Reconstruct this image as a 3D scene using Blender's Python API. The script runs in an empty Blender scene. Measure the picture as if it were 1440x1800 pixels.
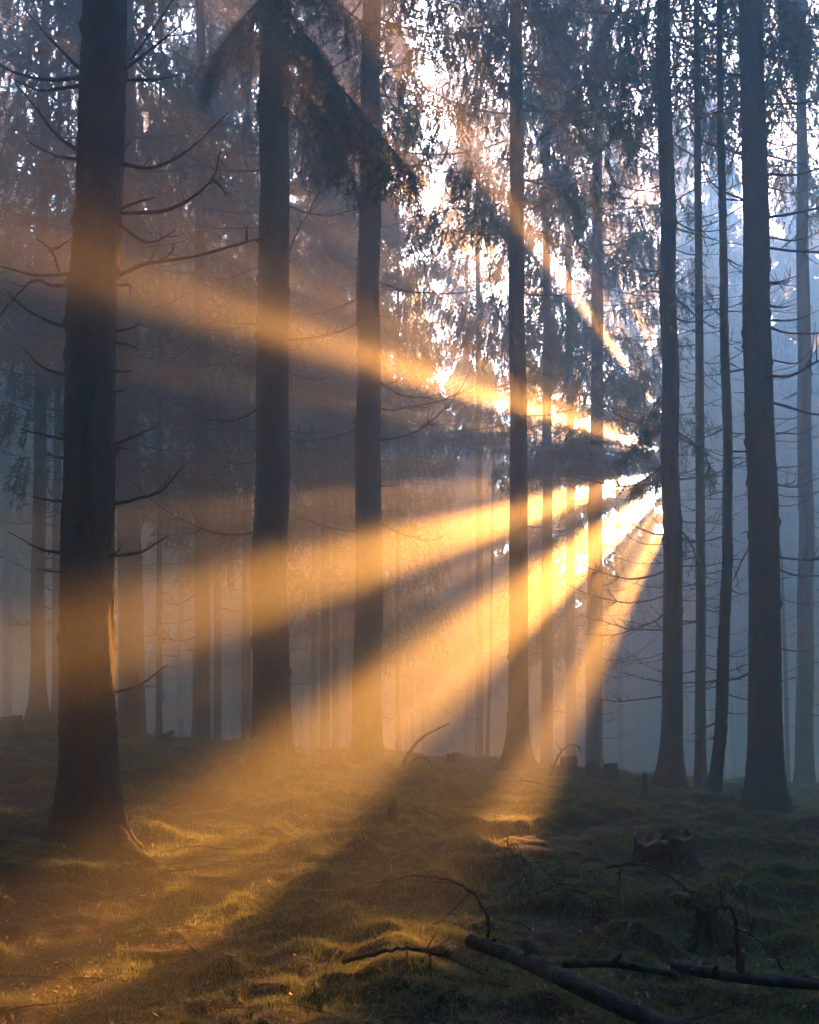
import bpy, math
import numpy as np
from math import radians, sin, cos, tan, pi

S = bpy.context.scene
COL = S.collection

# ------------------------------------------------------------------ camera, sky, sun, exposure
F = 1623.0; PITCH = radians(3.0); EYE = np.array([0.0, 0.0, 1.0]); SHIFT = 245.0
FW = np.array([0, cos(PITCH), sin(PITCH)]); UP = np.array([0, -sin(PITCH), cos(PITCH)]); RT = np.array([1.0, 0, 0])

def ray(px, py):
    d = FW + RT * ((px - 720) / F) + UP * ((900 - py + SHIFT) / F)
    return d / np.linalg.norm(d)

def at_depth(px, py, y):
    d = ray(px, py)
    return EYE + d * (y / d[1])

cam = bpy.data.cameras.new('camera')
co = bpy.data.objects.new('camera', cam); COL.objects.link(co)
co.location = EYE; co.rotation_euler = (pi / 2 + PITCH, 0, 0)
cam.sensor_fit = 'VERTICAL'; cam.sensor_height = 24; cam.lens = F / 1800 * 24
cam.shift_y = SHIFT / 1800; cam.clip_end = 2000; cam.clip_start = 0.05
S.camera = co

SUN = ray(1225, 812)
SUN_EL = math.asin(SUN[2]); SUN_AZ = math.atan2(SUN[0], SUN[1])
world = bpy.data.worlds.new('World'); S.world = world; world.use_nodes = True
wn = world.node_tree; wn.nodes.clear()
sky = wn.nodes.new('ShaderNodeTexSky'); sky.sky_type = 'NISHITA'; sky.sun_disc = False
sky.sun_elevation = SUN_EL; sky.sun_rotation = SUN_AZ
sky.air_density = 1.0; sky.dust_density = 0.0; sky.ozone_density = 1.2
bg = wn.nodes.new('ShaderNodeBackground'); bg.inputs['Strength'].default_value = 0.105
wo = wn.nodes.new('ShaderNodeOutputWorld')
wn.links.new(sky.outputs[0], bg.inputs[0]); wn.links.new(bg.outputs[0], wo.inputs[0])
world.cycles.sampling_method = 'AUTOMATIC'

sl = bpy.data.lights.new('sun', 'SUN'); sl.energy = 5.0; sl.angle = radians(0.5); sl.color = (1.0, 0.25, 0.02)
so = bpy.data.objects.new('sun', sl); COL.objects.link(so)
import mathutils
so.rotation_euler = mathutils.Vector(tuple(SUN)).to_track_quat('Z', 'Y').to_euler()
so.location = tuple(SUN * 60)

S.view_settings.view_transform = 'Standard'; S.view_settings.look = 'None'
S.view_settings.gamma = 1.0; S.view_settings.use_curve_mapping = False
S.view_settings.exposure = 4.8
S.view_settings.use_white_balance = True; S.view_settings.white_balance_temperature = 4250; S.view_settings.white_balance_tint = -22
HAZE = 0.025; ANISO = 0.55

S.render.engine = 'CYCLES'
cy = S.cycles
cy.use_denoising = True
try:
    cy.denoiser = 'OPENIMAGEDENOISE'; cy.denoising_input_passes = 'RGB_ALBEDO_NORMAL'
except Exception: pass
cy.max_bounces = 4; cy.diffuse_bounces = 2; cy.glossy_bounces = 1; cy.transmission_bounces = 2
cy.volume_bounces = 1; cy.transparent_max_bounces = 4
cy.use_adaptive_sampling = True; cy.adaptive_threshold = 0.01
cy.sample_clamp_indirect = 4.0; cy.caustics_reflective = False; cy.caustics_refractive = False

# ------------------------------------------------------------------ helpers
def mesh_np(name, V, T, mats, smooth=True, mi=None, Q=None):
    """V (n,3) verts, T (m,3) tris"""
    me = bpy.data.meshes.new(name)
    V = np.ascontiguousarray(V, dtype=np.float32); T = np.ascontiguousarray(T, dtype=np.int32)
    m = len(T)
    me.vertices.add(len(V)); me.vertices.foreach_set('co', V.ravel())
    k = T.shape[1]
    me.loops.add(m * k); me.loops.foreach_set('vertex_index', T.ravel())
    me.polygons.add(m); me.polygons.foreach_set('loop_start', np.arange(0, m * k, k, dtype=np.int32))
    me.polygons.foreach_set('loop_total', np.full(m, k, dtype=np.int32))
    me.polygons.foreach_set('use_smooth', np.full(m, smooth, dtype=bool))
    for x in (mats if isinstance(mats, (list, tuple)) else [mats]): me.materials.append(x)
    if mi is not None: me.polygons.foreach_set('material_index', np.ascontiguousarray(mi, dtype=np.int32))
    me.update(calc_edges=True)
    return me

def link(name, me, parent=None, loc=None, rot=None, scale=None):
    o = bpy.data.objects.new(name, me); COL.objects.link(o)
    if parent: o.parent = parent
    if loc is not None: o.location = tuple(loc)
    if rot is not None: o.rotation_euler = rot
    if scale is not None: o.scale = scale
    return o

def tag(o, label=None, cat=None, group=None, kind=None):
    if label: o['label'] = label
    if cat: o['category'] = cat
    if group: o['group'] = group
    if kind: o['kind'] = kind
    return o

def thing(name, loc, label, cat, group=None):
    o = bpy.data.objects.new(name, None); COL.objects.link(o); o.location = tuple(loc)
    o.empty_display_size = 0.2
    return tag(o, label, cat, group)

def _hash(ix, iy, seed):
    h = (ix.astype(np.int64) * 374761393 + iy.astype(np.int64) * 668265263 + seed * 982451653) & 0x7fffffff
    h = ((h ^ (h >> 13)) * 1274126177) & 0x7fffffff
    return ((h ^ (h >> 16)) & 0xffff) / 65535.0

def vn(x, y, seed=0):
    ix = np.floor(x); iy = np.floor(y); fx = x - ix; fy = y - iy
    fx = fx * fx * (3 - 2 * fx); fy = fy * fy * (3 - 2 * fy)
    a = _hash(ix, iy, seed); b = _hash(ix + 1, iy, seed); c = _hash(ix, iy + 1, seed); d = _hash(ix + 1, iy + 1, seed)
    return (a * (1 - fx) + b * fx) * (1 - fy) + (c * (1 - fx) + d * fx) * fy

def fbm(x, y, seed=0, n=4):
    s = 0; a = 0.5
    for i in range(n):
        s = s + a * vn(x, y, seed + i * 17); x = x * 2.03 + 5.1; y = y * 2.03 + 1.7; a *= 0.5
    return s

def sstep(a, b, x):
    t = np.clip((x - a) / (b - a), 0, 1); return t * t * (3 - 2 * t)

# ------------------------------------------------------------------ terrain height
MOUNDS = []   # (x, y, radius, height)
def ground(x, y, detail=True):
    x = np.asarray(x, dtype=float); y = np.asarray(y, dtype=float)
    g = -0.075 * np.clip(x, -9, 9) * sstep(2, 13, y) + 0.10 * sstep(4, 13, y)
    crest = 14.5 + 1.2 * (vn(x * 0.35, x * 0 + 3.3, 5) - 0.5)
    f = np.clip(y - crest, 0, None)
    g = g - 0.16 * f * sstep(0, 6, f) * np.clip(1 - f / 160, 0.3, 1)
    g = g + 0.16 * (fbm(x * 0.5, y * 0.5, 11, 3) - 0.44)
    if detail:
        w = np.clip(1.2 - np.abs(y) / 40, 0.2, 1)
        h = fbm(x * 2.1, y * 2.1, 21, 3)
        g = g + w * 0.13 * (sstep(0.35, 0.7, h) - 0.4)
        g = g + w * 0.05 * (sstep(0.3, 0.75, fbm(x * 6.5, y * 6.5, 31, 2)) - 0.4) + w * 0.02 * (fbm(x * 19, y * 19, 41, 2) - 0.4)
    for (mx, my, r, hh) in MOUNDS:
        d2 = ((x - mx) ** 2 + (y - my) ** 2) / (r * r)
        g = g + hh * np.exp(-d2 * 1.4)
    return g

def g0(x, y): return float(ground(np.array([x]), np.array([y]), False)[0])
def gd(x, y): return float(ground(np.array([x]), np.array([y]), True)[0])

def on_ground(px, py, tmax=40):
    d = ray(px, py)
    for t in np.arange(1.5, tmax, 0.03):
        p = EYE + d * t
        if p[2] <= g0(p[0], p[1]): return p
    return EYE + d * (14.5 / d[1])

# ------------------------------------------------------------------ materials
def new_mat(name):
    m = bpy.data.materials.new(name); m.use_nodes = True; nt = m.node_tree
    p = nt.nodes['Principled BSDF']; return m, nt, p

def ramp(nt, stops):
    r = nt.nodes.new('ShaderNodeValToRGB'); e = r.color_ramp.elements
    e[0].position, e[0].color = stops[0][0], (*stops[0][1], 1)
    e[1].position, e[1].color = stops[-1][0], (*stops[-1][1], 1)
    for p, c in stops[1:-1]:
        k = e.new(p); k.color = (*c, 1)
    return r

def noise(nt, scale, detail=6, rough=0.6, vec=None):
    n = nt.nodes.new('ShaderNodeTexNoise'); n.inputs['Scale'].default_value = scale
    n.inputs['Detail'].default_value = detail; n.inputs['Roughness'].default_value = rough
    if vec is not None: nt.links.new(vec, n.inputs['Vector'])
    return n

def bark_mat(name, c1, c2, c3, moss=0.0):
    m, nt, p = new_mat(name)
    tc = nt.nodes.new('ShaderNodeTexCoord')
    mp = nt.nodes.new('ShaderNodeMapping'); mp.inputs['Scale'].default_value = (1, 1, 0.35)
    nt.links.new(tc.outputs['Object'], mp.inputs[0])
    v = nt.nodes.new('ShaderNodeTexVoronoi'); v.inputs['Scale'].default_value = 26; v.feature = 'DISTANCE_TO_EDGE'
    n = noise(nt, 9, 8, 0.7, mp.outputs[0]); n2 = noise(nt, 2.2, 3, 0.5, tc.outputs['Object'])
    nt.links.new(mp.outputs[0], v.inputs['Vector'])
    r = ramp(nt, [(0.3, c1), (0.5, c2), (0.72, c3)]); nt.links.new(n.outputs[0], r.inputs[0])
    base = r.outputs[0]
    if moss > 0:
        geo = nt.nodes.new('ShaderNodeNewGeometry'); sx = nt.nodes.new('ShaderNodeSeparateXYZ')
        nt.links.new(tc.outputs['Object'], sx.inputs[0])
        mr = nt.nodes.new('ShaderNodeMapRange'); mr.inputs['From Min'].default_value = 0.9; mr.inputs['From Max'].default_value = 0.0
        nt.links.new(sx.outputs['Z'], mr.inputs[0])
        ml = nt.nodes.new('ShaderNodeMath'); ml.operation = 'MULTIPLY'
        nt.links.new(mr.outputs[0], ml.inputs[0]); nt.links.new(n2.outputs[0], ml.inputs[1])
        m2 = nt.nodes.new('ShaderNodeMath'); m2.operation = 'MULTIPLY'; m2.inputs[1].default_value = moss * 1.8; m2.use_clamp = True
        nt.links.new(ml.outputs[0], m2.inputs[0])
        mx = nt.nodes.new('ShaderNodeMixRGB'); mx.inputs[2].default_value = (0.045, 0.07, 0.018, 1)
        nt.links.new(m2.outputs[0], mx.inputs[0]); nt.links.new(base, mx.inputs[1]); base = mx.outputs[0]
    nt.links.new(base, p.inputs['Base Color'])
    p.inputs['Roughness'].default_value = 0.9; p.inputs['Specular IOR Level'].default_value = 0.25
    ad = nt.nodes.new('ShaderNodeMath'); ad.operation = 'ADD'
    nt.links.new(v.outputs['Distance'], ad.inputs[0]); nt.links.new(n.outputs[0], ad.inputs[1])
    b = nt.nodes.new('ShaderNodeBump'); b.inputs['Strength'].default_value = 0.8; b.inputs['Distance'].default_value = 0.02
    nt.links.new(ad.outputs[0], b.inputs['Height']); nt.links.new(b.outputs[0], p.inputs['Normal'])
    return m

BARK = bark_mat('spruce_bark', (0.014, 0.011, 0.009), (0.034, 0.026, 0.021), (0.07, 0.056, 0.046), 0.5)
BARK_GREY = bark_mat('grey_bark', (0.016, 0.015, 0.014), (0.038, 0.035, 0.032), (0.08, 0.075, 0.07), 0.3)
TWIG = bark_mat('dead_twig', (0.015, 0.012, 0.01), (0.035, 0.028, 0.024), (0.08, 0.066, 0.056), 0)
LOGM = bark_mat('fallen_log_bark', (0.014, 0.013, 0.012), (0.032, 0.03, 0.028), (0.075, 0.07, 0.065), 0)
MOSSBARK = bark_mat('mossy_bark', (0.012, 0.014, 0.006), (0.028, 0.034, 0.012), (0.06, 0.06, 0.03), 0)

def leafy(name, ca, cb, trans, tcol, scale=1.5, rough=0.6, spec=0.3):
    m, nt, p = new_mat(name)
    tc = nt.nodes.new('ShaderNodeTexCoord'); n = noise(nt, scale, 5, 0.65, tc.outputs['Object'])
    r = ramp(nt, [(0.35, ca), (0.65, cb)]); nt.links.new(n.outputs[0], r.inputs[0])
    nt.links.new(r.outputs[0], p.inputs['Base Color']); p.inputs['Roughness'].default_value = rough
    p.inputs['Specular IOR Level'].default_value = spec
    t = nt.nodes.new('ShaderNodeBsdfTranslucent'); t.inputs[0].default_value = (*tcol, 1)
    mx = nt.nodes.new('ShaderNodeMixShader'); mx.inputs[0].default_value = trans
    nt.links.new(p.outputs[0], mx.inputs[1]); nt.links.new(t.outputs[0], mx.inputs[2])
    nt.links.new(mx.outputs[0], nt.nodes['Material Output'].inputs[0])
    return m
NEEDLE = leafy('spruce_needles', (0.022, 0.042, 0.018), (0.05, 0.075, 0.03), 0.25, (0.09, 0.11, 0.03))
MOSS = leafy('moss_blades', (0.035, 0.07, 0.012), (0.10, 0.13, 0.025), 0.5, (0.22, 0.28, 0.04), 3.0, 0.55, 0.4)
FERN = leafy('fern_leaf', (0.05, 0.09, 0.03), (0.09, 0.13, 0.045), 0.4, (0.16, 0.2, 0.06), 3.0)
LITTER = leafy('needle_litter', (0.045, 0.032, 0.02), (0.11, 0.08, 0.05), 0.15, (0.14, 0.09, 0.05), 6.0, 0.6, 0.4)
CHIP = leafy('pale_dry_leaf', (0.2, 0.14, 0.09), (0.36, 0.27, 0.19), 0.3, (0.4, 0.28, 0.16), 6.0, 0.5, 0.5)

def ground_material():
    m, nt, p = new_mat('forest_floor')
    tc = nt.nodes.new('ShaderNodeTexCoord')
    n1 = noise(nt, 1.1, 6, 0.65, tc.outputs['Object']); n2 = noise(nt, 14, 8, 0.7, tc.outputs['Object']); n3 = noise(nt, 70, 4, 0.7, tc.outputs['Object'])
    brown = ramp(nt, [(0.3, (0.012, 0.010, 0.006)), (0.55, (0.028, 0.021, 0.012)), (0.8, (0.055, 0.042, 0.026))])
    green = ramp(nt, [(0.3, (0.008, 0.012, 0.004)), (0.6, (0.022, 0.03, 0.008)), (0.8, (0.045, 0.05, 0.014))])
    nt.links.new(n2.outputs[0], brown.inputs[0]); nt.links.new(n3.outputs[0], green.inputs[0])
    f = ramp(nt, [(0.44, (0, 0, 0)), (0.54, (1, 1, 1))]); nt.links.new(n1.outputs[0], f.inputs[0])
    mx = nt.nodes.new('ShaderNodeMixRGB'); nt.links.new(f.outputs[0], mx.inputs[0])
    nt.links.new(brown.outputs[0], mx.inputs[1]); nt.links.new(green.outputs[0], mx.inputs[2])
    nt.links.new(mx.outputs[0], p.inputs['Base Color']); p.inputs['Roughness'].default_value = 0.95
    p.inputs['Specular IOR Level'].default_value = 0.15
    b = nt.nodes.new('ShaderNodeBump'); b.inputs['Strength'].default_value = 0.9; b.inputs['Distance'].default_value = 0.02
    ad = nt.nodes.new('ShaderNodeMath'); ad.operation = 'ADD'
    nt.links.new(n2.outputs[0], ad.inputs[0]); nt.links.new(n3.outputs[0], ad.inputs[1])
    nt.links.new(ad.outputs[0], b.inputs['Height']); nt.links.new(b.outputs[0], p.inputs['Normal'])
    return m
GROUND = ground_material()

def wood_top():
    m, nt, p = new_mat('sawn_wood')
    tc = nt.nodes.new('ShaderNodeTexCoord')
    w = nt.nodes.new('ShaderNodeTexWave'); w.wave_type = 'RINGS'; w.rings_direction = 'Z'
    w.inputs['Scale'].default_value = 12; w.inputs['Distortion'].default_value = 2.5; w.inputs['Detail'].default_value = 3
    nt.links.new(tc.outputs['Object'], w.inputs[0])
    r = ramp(nt, [(0.2, (0.04, 0.028, 0.02)), (0.8, (0.10, 0.075, 0.055))]); nt.links.new(w.outputs[0], r.inputs[0])
    nt.links.new(r.outputs[0], p.inputs['Base Color']); p.inputs['Roughness'].default_value = 0.85
    return m
SAWN = wood_top()

# ------------------------------------------------------------------ shafts of free air between the crowns (world space, parallel to the sun)
E1 = np.array([cos(SUN_AZ), -sin(SUN_AZ), 0.0])
E2 = np.cross(E1, SUN); E2 = E2 if E2[2] > 0 else -E2
def ab(P):
    Q = P - EYE
    return Q @ E1, Q @ E2
# each opening: angle range in degrees round the sun axis (180 = left, 270 = down, 90 = up), distance range in metres, share left open
OPEN = [
    (209, 224.5, 0.75, 4.6, 1.0),
    (226, 244, 1.95, 2.7, 1.0),
    (225, 240, 1.35, 2.9, 0.5),
    (187.5, 197.5, 0.9, 4.8, 1.0),
    (154, 161, 1.3, 5.2, 1.0),
    (164.5, 166.5, 1.2, 4.0, 0.8),
    (149, 151, 2.0, 5.0, 0.7),
    (116, 119.5, 1.8, 6.0, 0.7),
    (121, 125, 2.2, 6.0, 0.7),
    (130, 147, 4.5, 10.0, 0.16),
    (229, 231.5, 0.8, 3.0, 0.9),
    (236, 239, 0.8, 2.6, 0.8),
    (246, 249, 0.8, 3.0, 1.0),
    (269.5, 274.5, 0.6, 2.1, 1.0),
    (264, 271, 3.3, 3.9, 0.7),
    (236, 247, 2.7, 3.8, 0.85),
]
def is_open(P, rng):
    a, b = ab(P)
    a = a + 0.5 * (fbm(a * 1.6 + 3, b * 1.6, 91, 2) - 0.4); b = b + 0.5 * (fbm(a * 1.6 + 30, b * 1.6, 92, 2) - 0.4)
    rho = np.hypot(a, b); th = np.degrees(np.arctan2(b, a)) % 360
    u = rng.random(len(P)); pr = np.zeros(len(P))
    for t0, t1, r0, r1, sh in OPEN:
        k = sstep(t0 - 1.6, t0 + 1.4, th) * (1 - sstep(t1 - 1.4, t1 + 1.6, th)) * sstep(r0 - 0.1, r0 + 0.25, rho) * (1 - sstep(r1 - 0.5, r1 + 0.5, rho))
        if sh < 1:
            cell = vn(a * 1.7 + 40 + t0, b * 1.7 + 40, 77); k = k * (sstep(sh + 0.08, sh - 0.08, 1 - cell) if False else (cell < sh))
        pr = np.maximum(pr, k)
    m = u < pr
    return m

# ------------------------------------------------------------------ haze
def haze():
    x0, x1, y0, y1, z0, z1 = -62, 62, -22, 56, -9, 36
    V = np.array([[x, y, z] for x in (x0, x1) for y in (y0, y1) for z in (z0, z1)], float)
    Qd = np.array([[0, 1, 3, 2], [4, 6, 7, 5], [0, 4, 5, 1], [2, 3, 7, 6], [0, 2, 6, 4], [1, 5, 7, 3]])
    m = bpy.data.materials.new('haze_air'); m.use_nodes = True; nt = m.node_tree; nt.nodes.clear()
    v = nt.nodes.new('ShaderNodeVolumePrincipled'); v.inputs['Density'].default_value = HAZE
    v.inputs['Color'].default_value = (0.84, 0.94, 1.0, 1); v.inputs['Anisotropy'].default_value = ANISO
    out = nt.nodes.new('ShaderNodeOutputMaterial'); nt.links.new(v.outputs[0], out.inputs['Volume'])
    o = link('haze', mesh_np('haze', V, Qd, m, False))
    tag(o, 'pale morning mist filling the air between the trunks', 'haze', kind='stuff')

# ------------------------------------------------------------------ the floor
def build_ground():
    n = 430
    u = np.linspace(-1, 1, n)
    X = 60 * np.sinh(5.2 * u) / np.sinh(5.2)
    v = np.linspace(-0.80, 1, n + 60)
    Y = 5.0 + 49.5 * np.sinh(4.6 * v) / np.sinh(4.6); Y = Y[Y > -20]
    gx, gy = np.meshgrid(X, Y, indexing='ij')
    z = ground(gx, gy)
    V = np.stack([gx, gy, z], -1).reshape(-1, 3)
    ny = len(Y); i = np.arange(n - 1)[:, None]; j = np.arange(ny - 1)[None, :]
    a = (i * ny + j).ravel()
    Qd = np.stack([a, a + ny, a + ny + 1, a + 1], 1)
    o = link('ground', mesh_np('ground', V, Qd, GROUND)); tag(o, kind='structure')

# ------------------------------------------------------------------ tubes
def tube_np(P, R, n=6, rough=0.0, seed=0, cap=True):
    P = np.asarray(P, float); R = np.asarray(R, float); k = len(P)
    t = np.gradient(P, axis=0); t /= np.linalg.norm(t, axis=1)[:, None] + 1e-9
    ref = np.array([0.3, 0.9, 0.1]) if abs(t[0][2]) > 0.7 else np.array([0.05, 0.1, 1.0])
    e1 = np.cross(t, ref); e1 /= np.linalg.norm(e1, axis=1)[:, None] + 1e-9; e2 = np.cross(t, e1)
    an = np.arange(n) * 2 * pi / n
    rr = R[:, None] * np.ones((k, n))
    if rough: 
        g = np.random.default_rng(seed); rr = rr * (1 + rough * (g.random((k, n)) - 0.5))
    V = P[:, None] + rr[..., None] * (np.cos(an)[None, :, None] * e1[:, None] + np.sin(an)[None, :, None] * e2[:, None])
    V = V.reshape(-1, 3)
    i = np.arange(k - 1)[:, None] * n; j = np.arange(n)[None, :]; j2 = (j + 1) % n
    a = (i + j).ravel(); b = (i + j2).ravel(); c = (i + n + j2).ravel(); d = (i + n + j).ravel()
    T = np.concatenate([np.stack([a, b, c], 1), np.stack([a, c, d], 1)])
    if cap:
        V = np.concatenate([V, [P[0]], [P[-1]]]); s = k * n
        jj = np.arange(n); jn = (jj + 1) % n
        T = np.concatenate([T, np.stack([jn, jj, np.full(n, s)], 1), np.stack([(k - 1) * n + jj, (k - 1) * n + jn, np.full(n, s + 1)], 1)])
    return V, T

def join(parts):
    Vs, Ts, o = [], [], 0
    for V, T in parts:
        Vs.append(V); Ts.append(T + o); o += len(V)
    return np.concatenate(Vs), np.concatenate(Ts)

def smooth_path(pts, n=10):
    """Catmull-Rom through pts"""
    p = np.asarray(pts, float); p = np.vstack([2 * p[0] - p[1], p, 2 * p[-1] - p[-2]]); out = []
    for i in range(1, len(p) - 2):
        for t in np.linspace(0, 1, n, endpoint=False):
            a, b, c, d = p[i - 1], p[i], p[i + 1], p[i + 2]
            out.append(0.5 * (2 * b + (c - a) * t + (2 * a - 5 * b + 4 * c - d) * t ** 2 + (3 * b - a - 3 * c + d) * t ** 3))
    out.append(p[-2]); return np.array(out)

# ------------------------------------------------------------------ trunks
def trunk_mesh(path, r0, H, rng, n=40, fine=9.0, dz=0.05, flare=0.55, flare_h=0.28, knobs=40, mat=None, taper=0.8, rough=0.05):
    """path: function z -> (x,y) offset; local origin at base"""
    zs = np.concatenate([np.arange(-0.35, min(fine, H), dz), np.arange(min(fine, H), H, 0.5), [H]])
    an = np.arange(n) * 2 * pi / n
    rad = r0 * (1 - taper * np.clip(zs, 0, None) / H)
    lob = 1 + 0.55 * np.cos(an * 5 + rng.random() * 6 + 0.6 * np.sin(an * 2)) * 0.6 + 0.25 * np.cos(an * 3 + rng.random() * 6)
    fl = flare * np.exp(-np.clip(zs, -0.15, None) / flare_h)
    R = rad[:, None] * (1 + fl[:, None] * np.clip(lob, 0.25, 2)[None, :])
    ang = np.concatenate([an])
    A, Z = np.meshgrid(ang, zs)
    s = int(rng.integers(1000))
    # scaly bark relief: periodic in angle by sampling on the circle
    ca = np.cos(A) * 3.1; sa = np.sin(A) * 3.1
    rel = vn(ca * 2.3 + 9 + Z * 1.3, sa * 2.3 + Z * 5.5, s) * 0.6 + vn(ca * 6 + 50, sa * 6 + Z * 14, s + 3) * 0.5 + 0.25 * rng.random(A.shape)
    R = R * (1 + rough * (rel - 0.6) * 1.6) + 0.0
    wob = (vn(zs * 0.9, zs * 0 + 2, s + 9) - 0.5) * r0 * 0.25
    kz = rng.random(knobs) * min(fine, H); ka = rng.random(knobs) * 2 * pi
    for q, a in zip(kz, ka):
        dA = (A - a + pi) % (2 * pi) - pi
        R = R + r0 * 0.14 * np.exp(-((Z - q) / 0.035) ** 2 - (dA / 0.22) ** 2) * (0.5 + rng.random())
    px = np.array([path(z)[0] for z in zs]) + wob; py = np.array([path(z)[1] for z in zs])
    V = np.stack([px[:, None] + R * np.cos(A), py[:, None] + R * np.sin(A), Z], -1).reshape(-1, 3)
    k = len(zs); i = np.arange(k - 1)[:, None] * n; j = np.arange(n)[None, :]; j2 = (j + 1) % n
    Qd = np.stack([(i + j).ravel(), (i + j2).ravel(), (i + n + j2).ravel(), (i + n + j).ravel()], 1)
    return mesh_np('trunk', V, Qd, mat or BARK)

# ------------------------------------------------------------------ crowns
def crown_arrays(rng, H, h0, R, nb=150, nl=34, per=8, leaf=0.14, wid=0.029, bias=1.0):
    """drooping spruce crown; returns leaf verts/tris and limb verts/tris"""
    u = (np.arange(nb) + rng.random(nb)) / nb
    h = h0 + (H - h0) * u ** bias; t = (h - h0) / (H - h0)
    az = rng.random(nb) * 2 * pi
    L = R * (1 - t) ** 0.75 * (0.65 + 0.45 * rng.random(nb)) * (0.55 + 0.45 * sstep(0, 0.12, t)) + 0.15
    dr = 0.15 + 0.35 * rng.random(nb); upc = 0.18 + 0.25 * rng.random(nb)
    ox, oy = np.cos(az), np.sin(az)
    # branchlets
    s = rng.random((nb, nl)) ** 0.62
    side = (rng.random((nb, nl)) * 2 - 1); w = side * (1.05 - s) * L[:, None] * 0.42
    r = L[:, None] * s; z = h[:, None] + L[:, None] * (-dr[:, None] * s + upc[:, None] * s * s) - 0.12 * np.abs(w)
    bx = ox[:, None] * r - oy[:, None] * w; by = oy[:, None] * r + ox[:, None] * w
    B = np.stack([bx, by, z], -1).reshape(-1, 3)
    dirh = np.stack([ox[:, None] * 0.5 - oy[:, None] * side, oy[:, None] * 0.5 + ox[:, None] * side, np.zeros_like(side)], -1).reshape(-1, 3)
    dirh += rng.normal(0, 0.25, dirh.shape)
    dl = dirh * 0.35 + np.array([0, 0, -0.85]); dl /= np.linalg.norm(dl, axis=1)[:, None]
    ln = (0.25 + 0.5 * rng.random(len(B))) * (0.35 + 0.65 * np.repeat((1 - t), nl))
    # leaves along each branchlet
    q = rng.random((len(B), per)); 
    P0 = B[:, None] + dl[:, None] * (ln[:, None] * q)[..., None]
    ld = dl[:, None] * 0.7 + rng.normal(0, 0.42, (len(B), per, 3)); ld /= np.linalg.norm(ld, axis=2)[..., None]
    ll = leaf * (0.45 + 0.75 * rng.random((len(B), per)))
    sd = np.cross(ld, rng.normal(0, 1, ld.shape)); sd /= np.linalg.norm(sd, axis=2)[..., None] + 1e-9
    ww = wid * (0.6 + 0.8 * rng.random((len(B), per)))
    a = P0 - sd * ww[..., None] * 0.5; b = P0 + sd * ww[..., None] * 0.5; c = P0 + ld * ll[..., None]
    LV = np.stack([a, b, c], 2).reshape(-1, 3, 3)
    # limbs: 3-sided tubes
    parts = []
    for i in range(nb):
        ss = np.linspace(0, 1, 6); rr = L[i] * ss
        P = np.stack([ox[i] * rr, oy[i] * rr, h[i] + L[i] * (-dr[i] * ss + upc[i] * ss * ss)], 1)
        parts.append(tube_np(P, 0.022 * (1 - 0.8 * ss) * (0.5 + 0.5 * L[i] / R), 3, cap=False))
    return LV, join(parts)

def crown_mesh(LV, limb, name='crown'):
    V1 = LV.reshape(-1, 3); T1 = np.arange(len(V1)).reshape(-1, 3)
    V2, T2 = limb
    V = np.concatenate([V1, V2]); T = np.concatenate([T1, T2 + len(V1)])
    mi = np.concatenate([np.zeros(len(T1), int), np.ones(len(T2), int)])
    return mesh_np(name, V, T, [NEEDLE, TWIG], False, mi)

NCARVE = 0
class Crown:
    def __init__(self, seed, **kw):
        rng = np.random.default_rng(seed)
        self.LV, self.limb = crown_arrays(rng, **kw); self.me = None
    def place(self, parent, loc, rz, sc, carve=True):
        c, s_ = cos(rz), sin(rz)
        if carve:
            M = np.array([[c, -s_, 0], [s_, c, 0], [0, 0, 1]]) * sc
            cen = self.LV.mean(1) @ M.T + np.asarray(loc)
            m = is_open(cen, np.random.default_rng(1))
            if m.sum() > 120:
                global NCARVE; NCARVE += 1
                V2, T2 = self.limb
                lc = V2[T2].mean(1) @ M.T + np.asarray(loc); m2 = is_open(lc, np.random.default_rng(1))
                me = crown_mesh(self.LV[~m], (V2, T2[~m2]))
                return link('crown', me, parent, (0, 0, 0), (0, 0, rz), (sc, sc, sc))
        if self.me is None: self.me = crown_mesh(self.LV, self.limb)
        return link('crown', self.me, parent, (0, 0, 0), (0, 0, rz), (sc, sc, sc))

# ------------------------------------------------------------------ dead branches
def dead_branch_mesh(rng, L, up=0.5, twigs=3, r=0.012, name='dead_branch'):
    """starts at origin, grows along +X, dips then curves up"""
    s = np.linspace(0, 1, 12)
    kink = rng.normal(0, 0.012 * L, (12, 3)).cumsum(0) * 0.5
    P = np.stack([L * s, L * 0.10 * np.sin(s * 3 + rng.random() * 6) * s, L * (-0.22 * s + up * s ** 2.1)], 1) + kink; P[0] = 0
    parts = [tube_np(P, r * (1 - 0.85 * s) + 0.0015, 5, 0.3, int(rng.integers(999)))]
    for k in range(twigs):
        i = int(rng.integers(3, 10)); d = P[i + 1] - P[i - 1]; d /= np.linalg.norm(d)
        sd = np.cross(d, rng.normal(0, 1, 3)); sd /= np.linalg.norm(sd)
        l = L * (0.1 + 0.28 * rng.random()) * (1.1 - s[i]); q = np.linspace(0, 1, 5)
        Pt = P[i] + (d * 0.7 + sd * 0.7)[None] * (q * l)[:, None] + np.array([0, 0, 0.25 * l])[None] * (q ** 2)[:, None]
        parts.append(tube_np(Pt, r * 0.42 * (1 - 0.8 * q) + 0.001, 4, 0.2, k))
    V, T = join(parts)
    return mesh_np(name, V, T, TWIG)
rngB = np.random.default_rng(5)
DEAD = [dead_branch_mesh(rngB, 1.0, 0.2 + 0.5 * rngB.random(), int(rngB.integers(4, 12)), 0.009) for _ in range(10)]
STUB = [dead_branch_mesh(rngB, 0.25, 0.2 * rngB.random(), 0, 0.008, 'branch_stub') for _ in range(4)]

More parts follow.
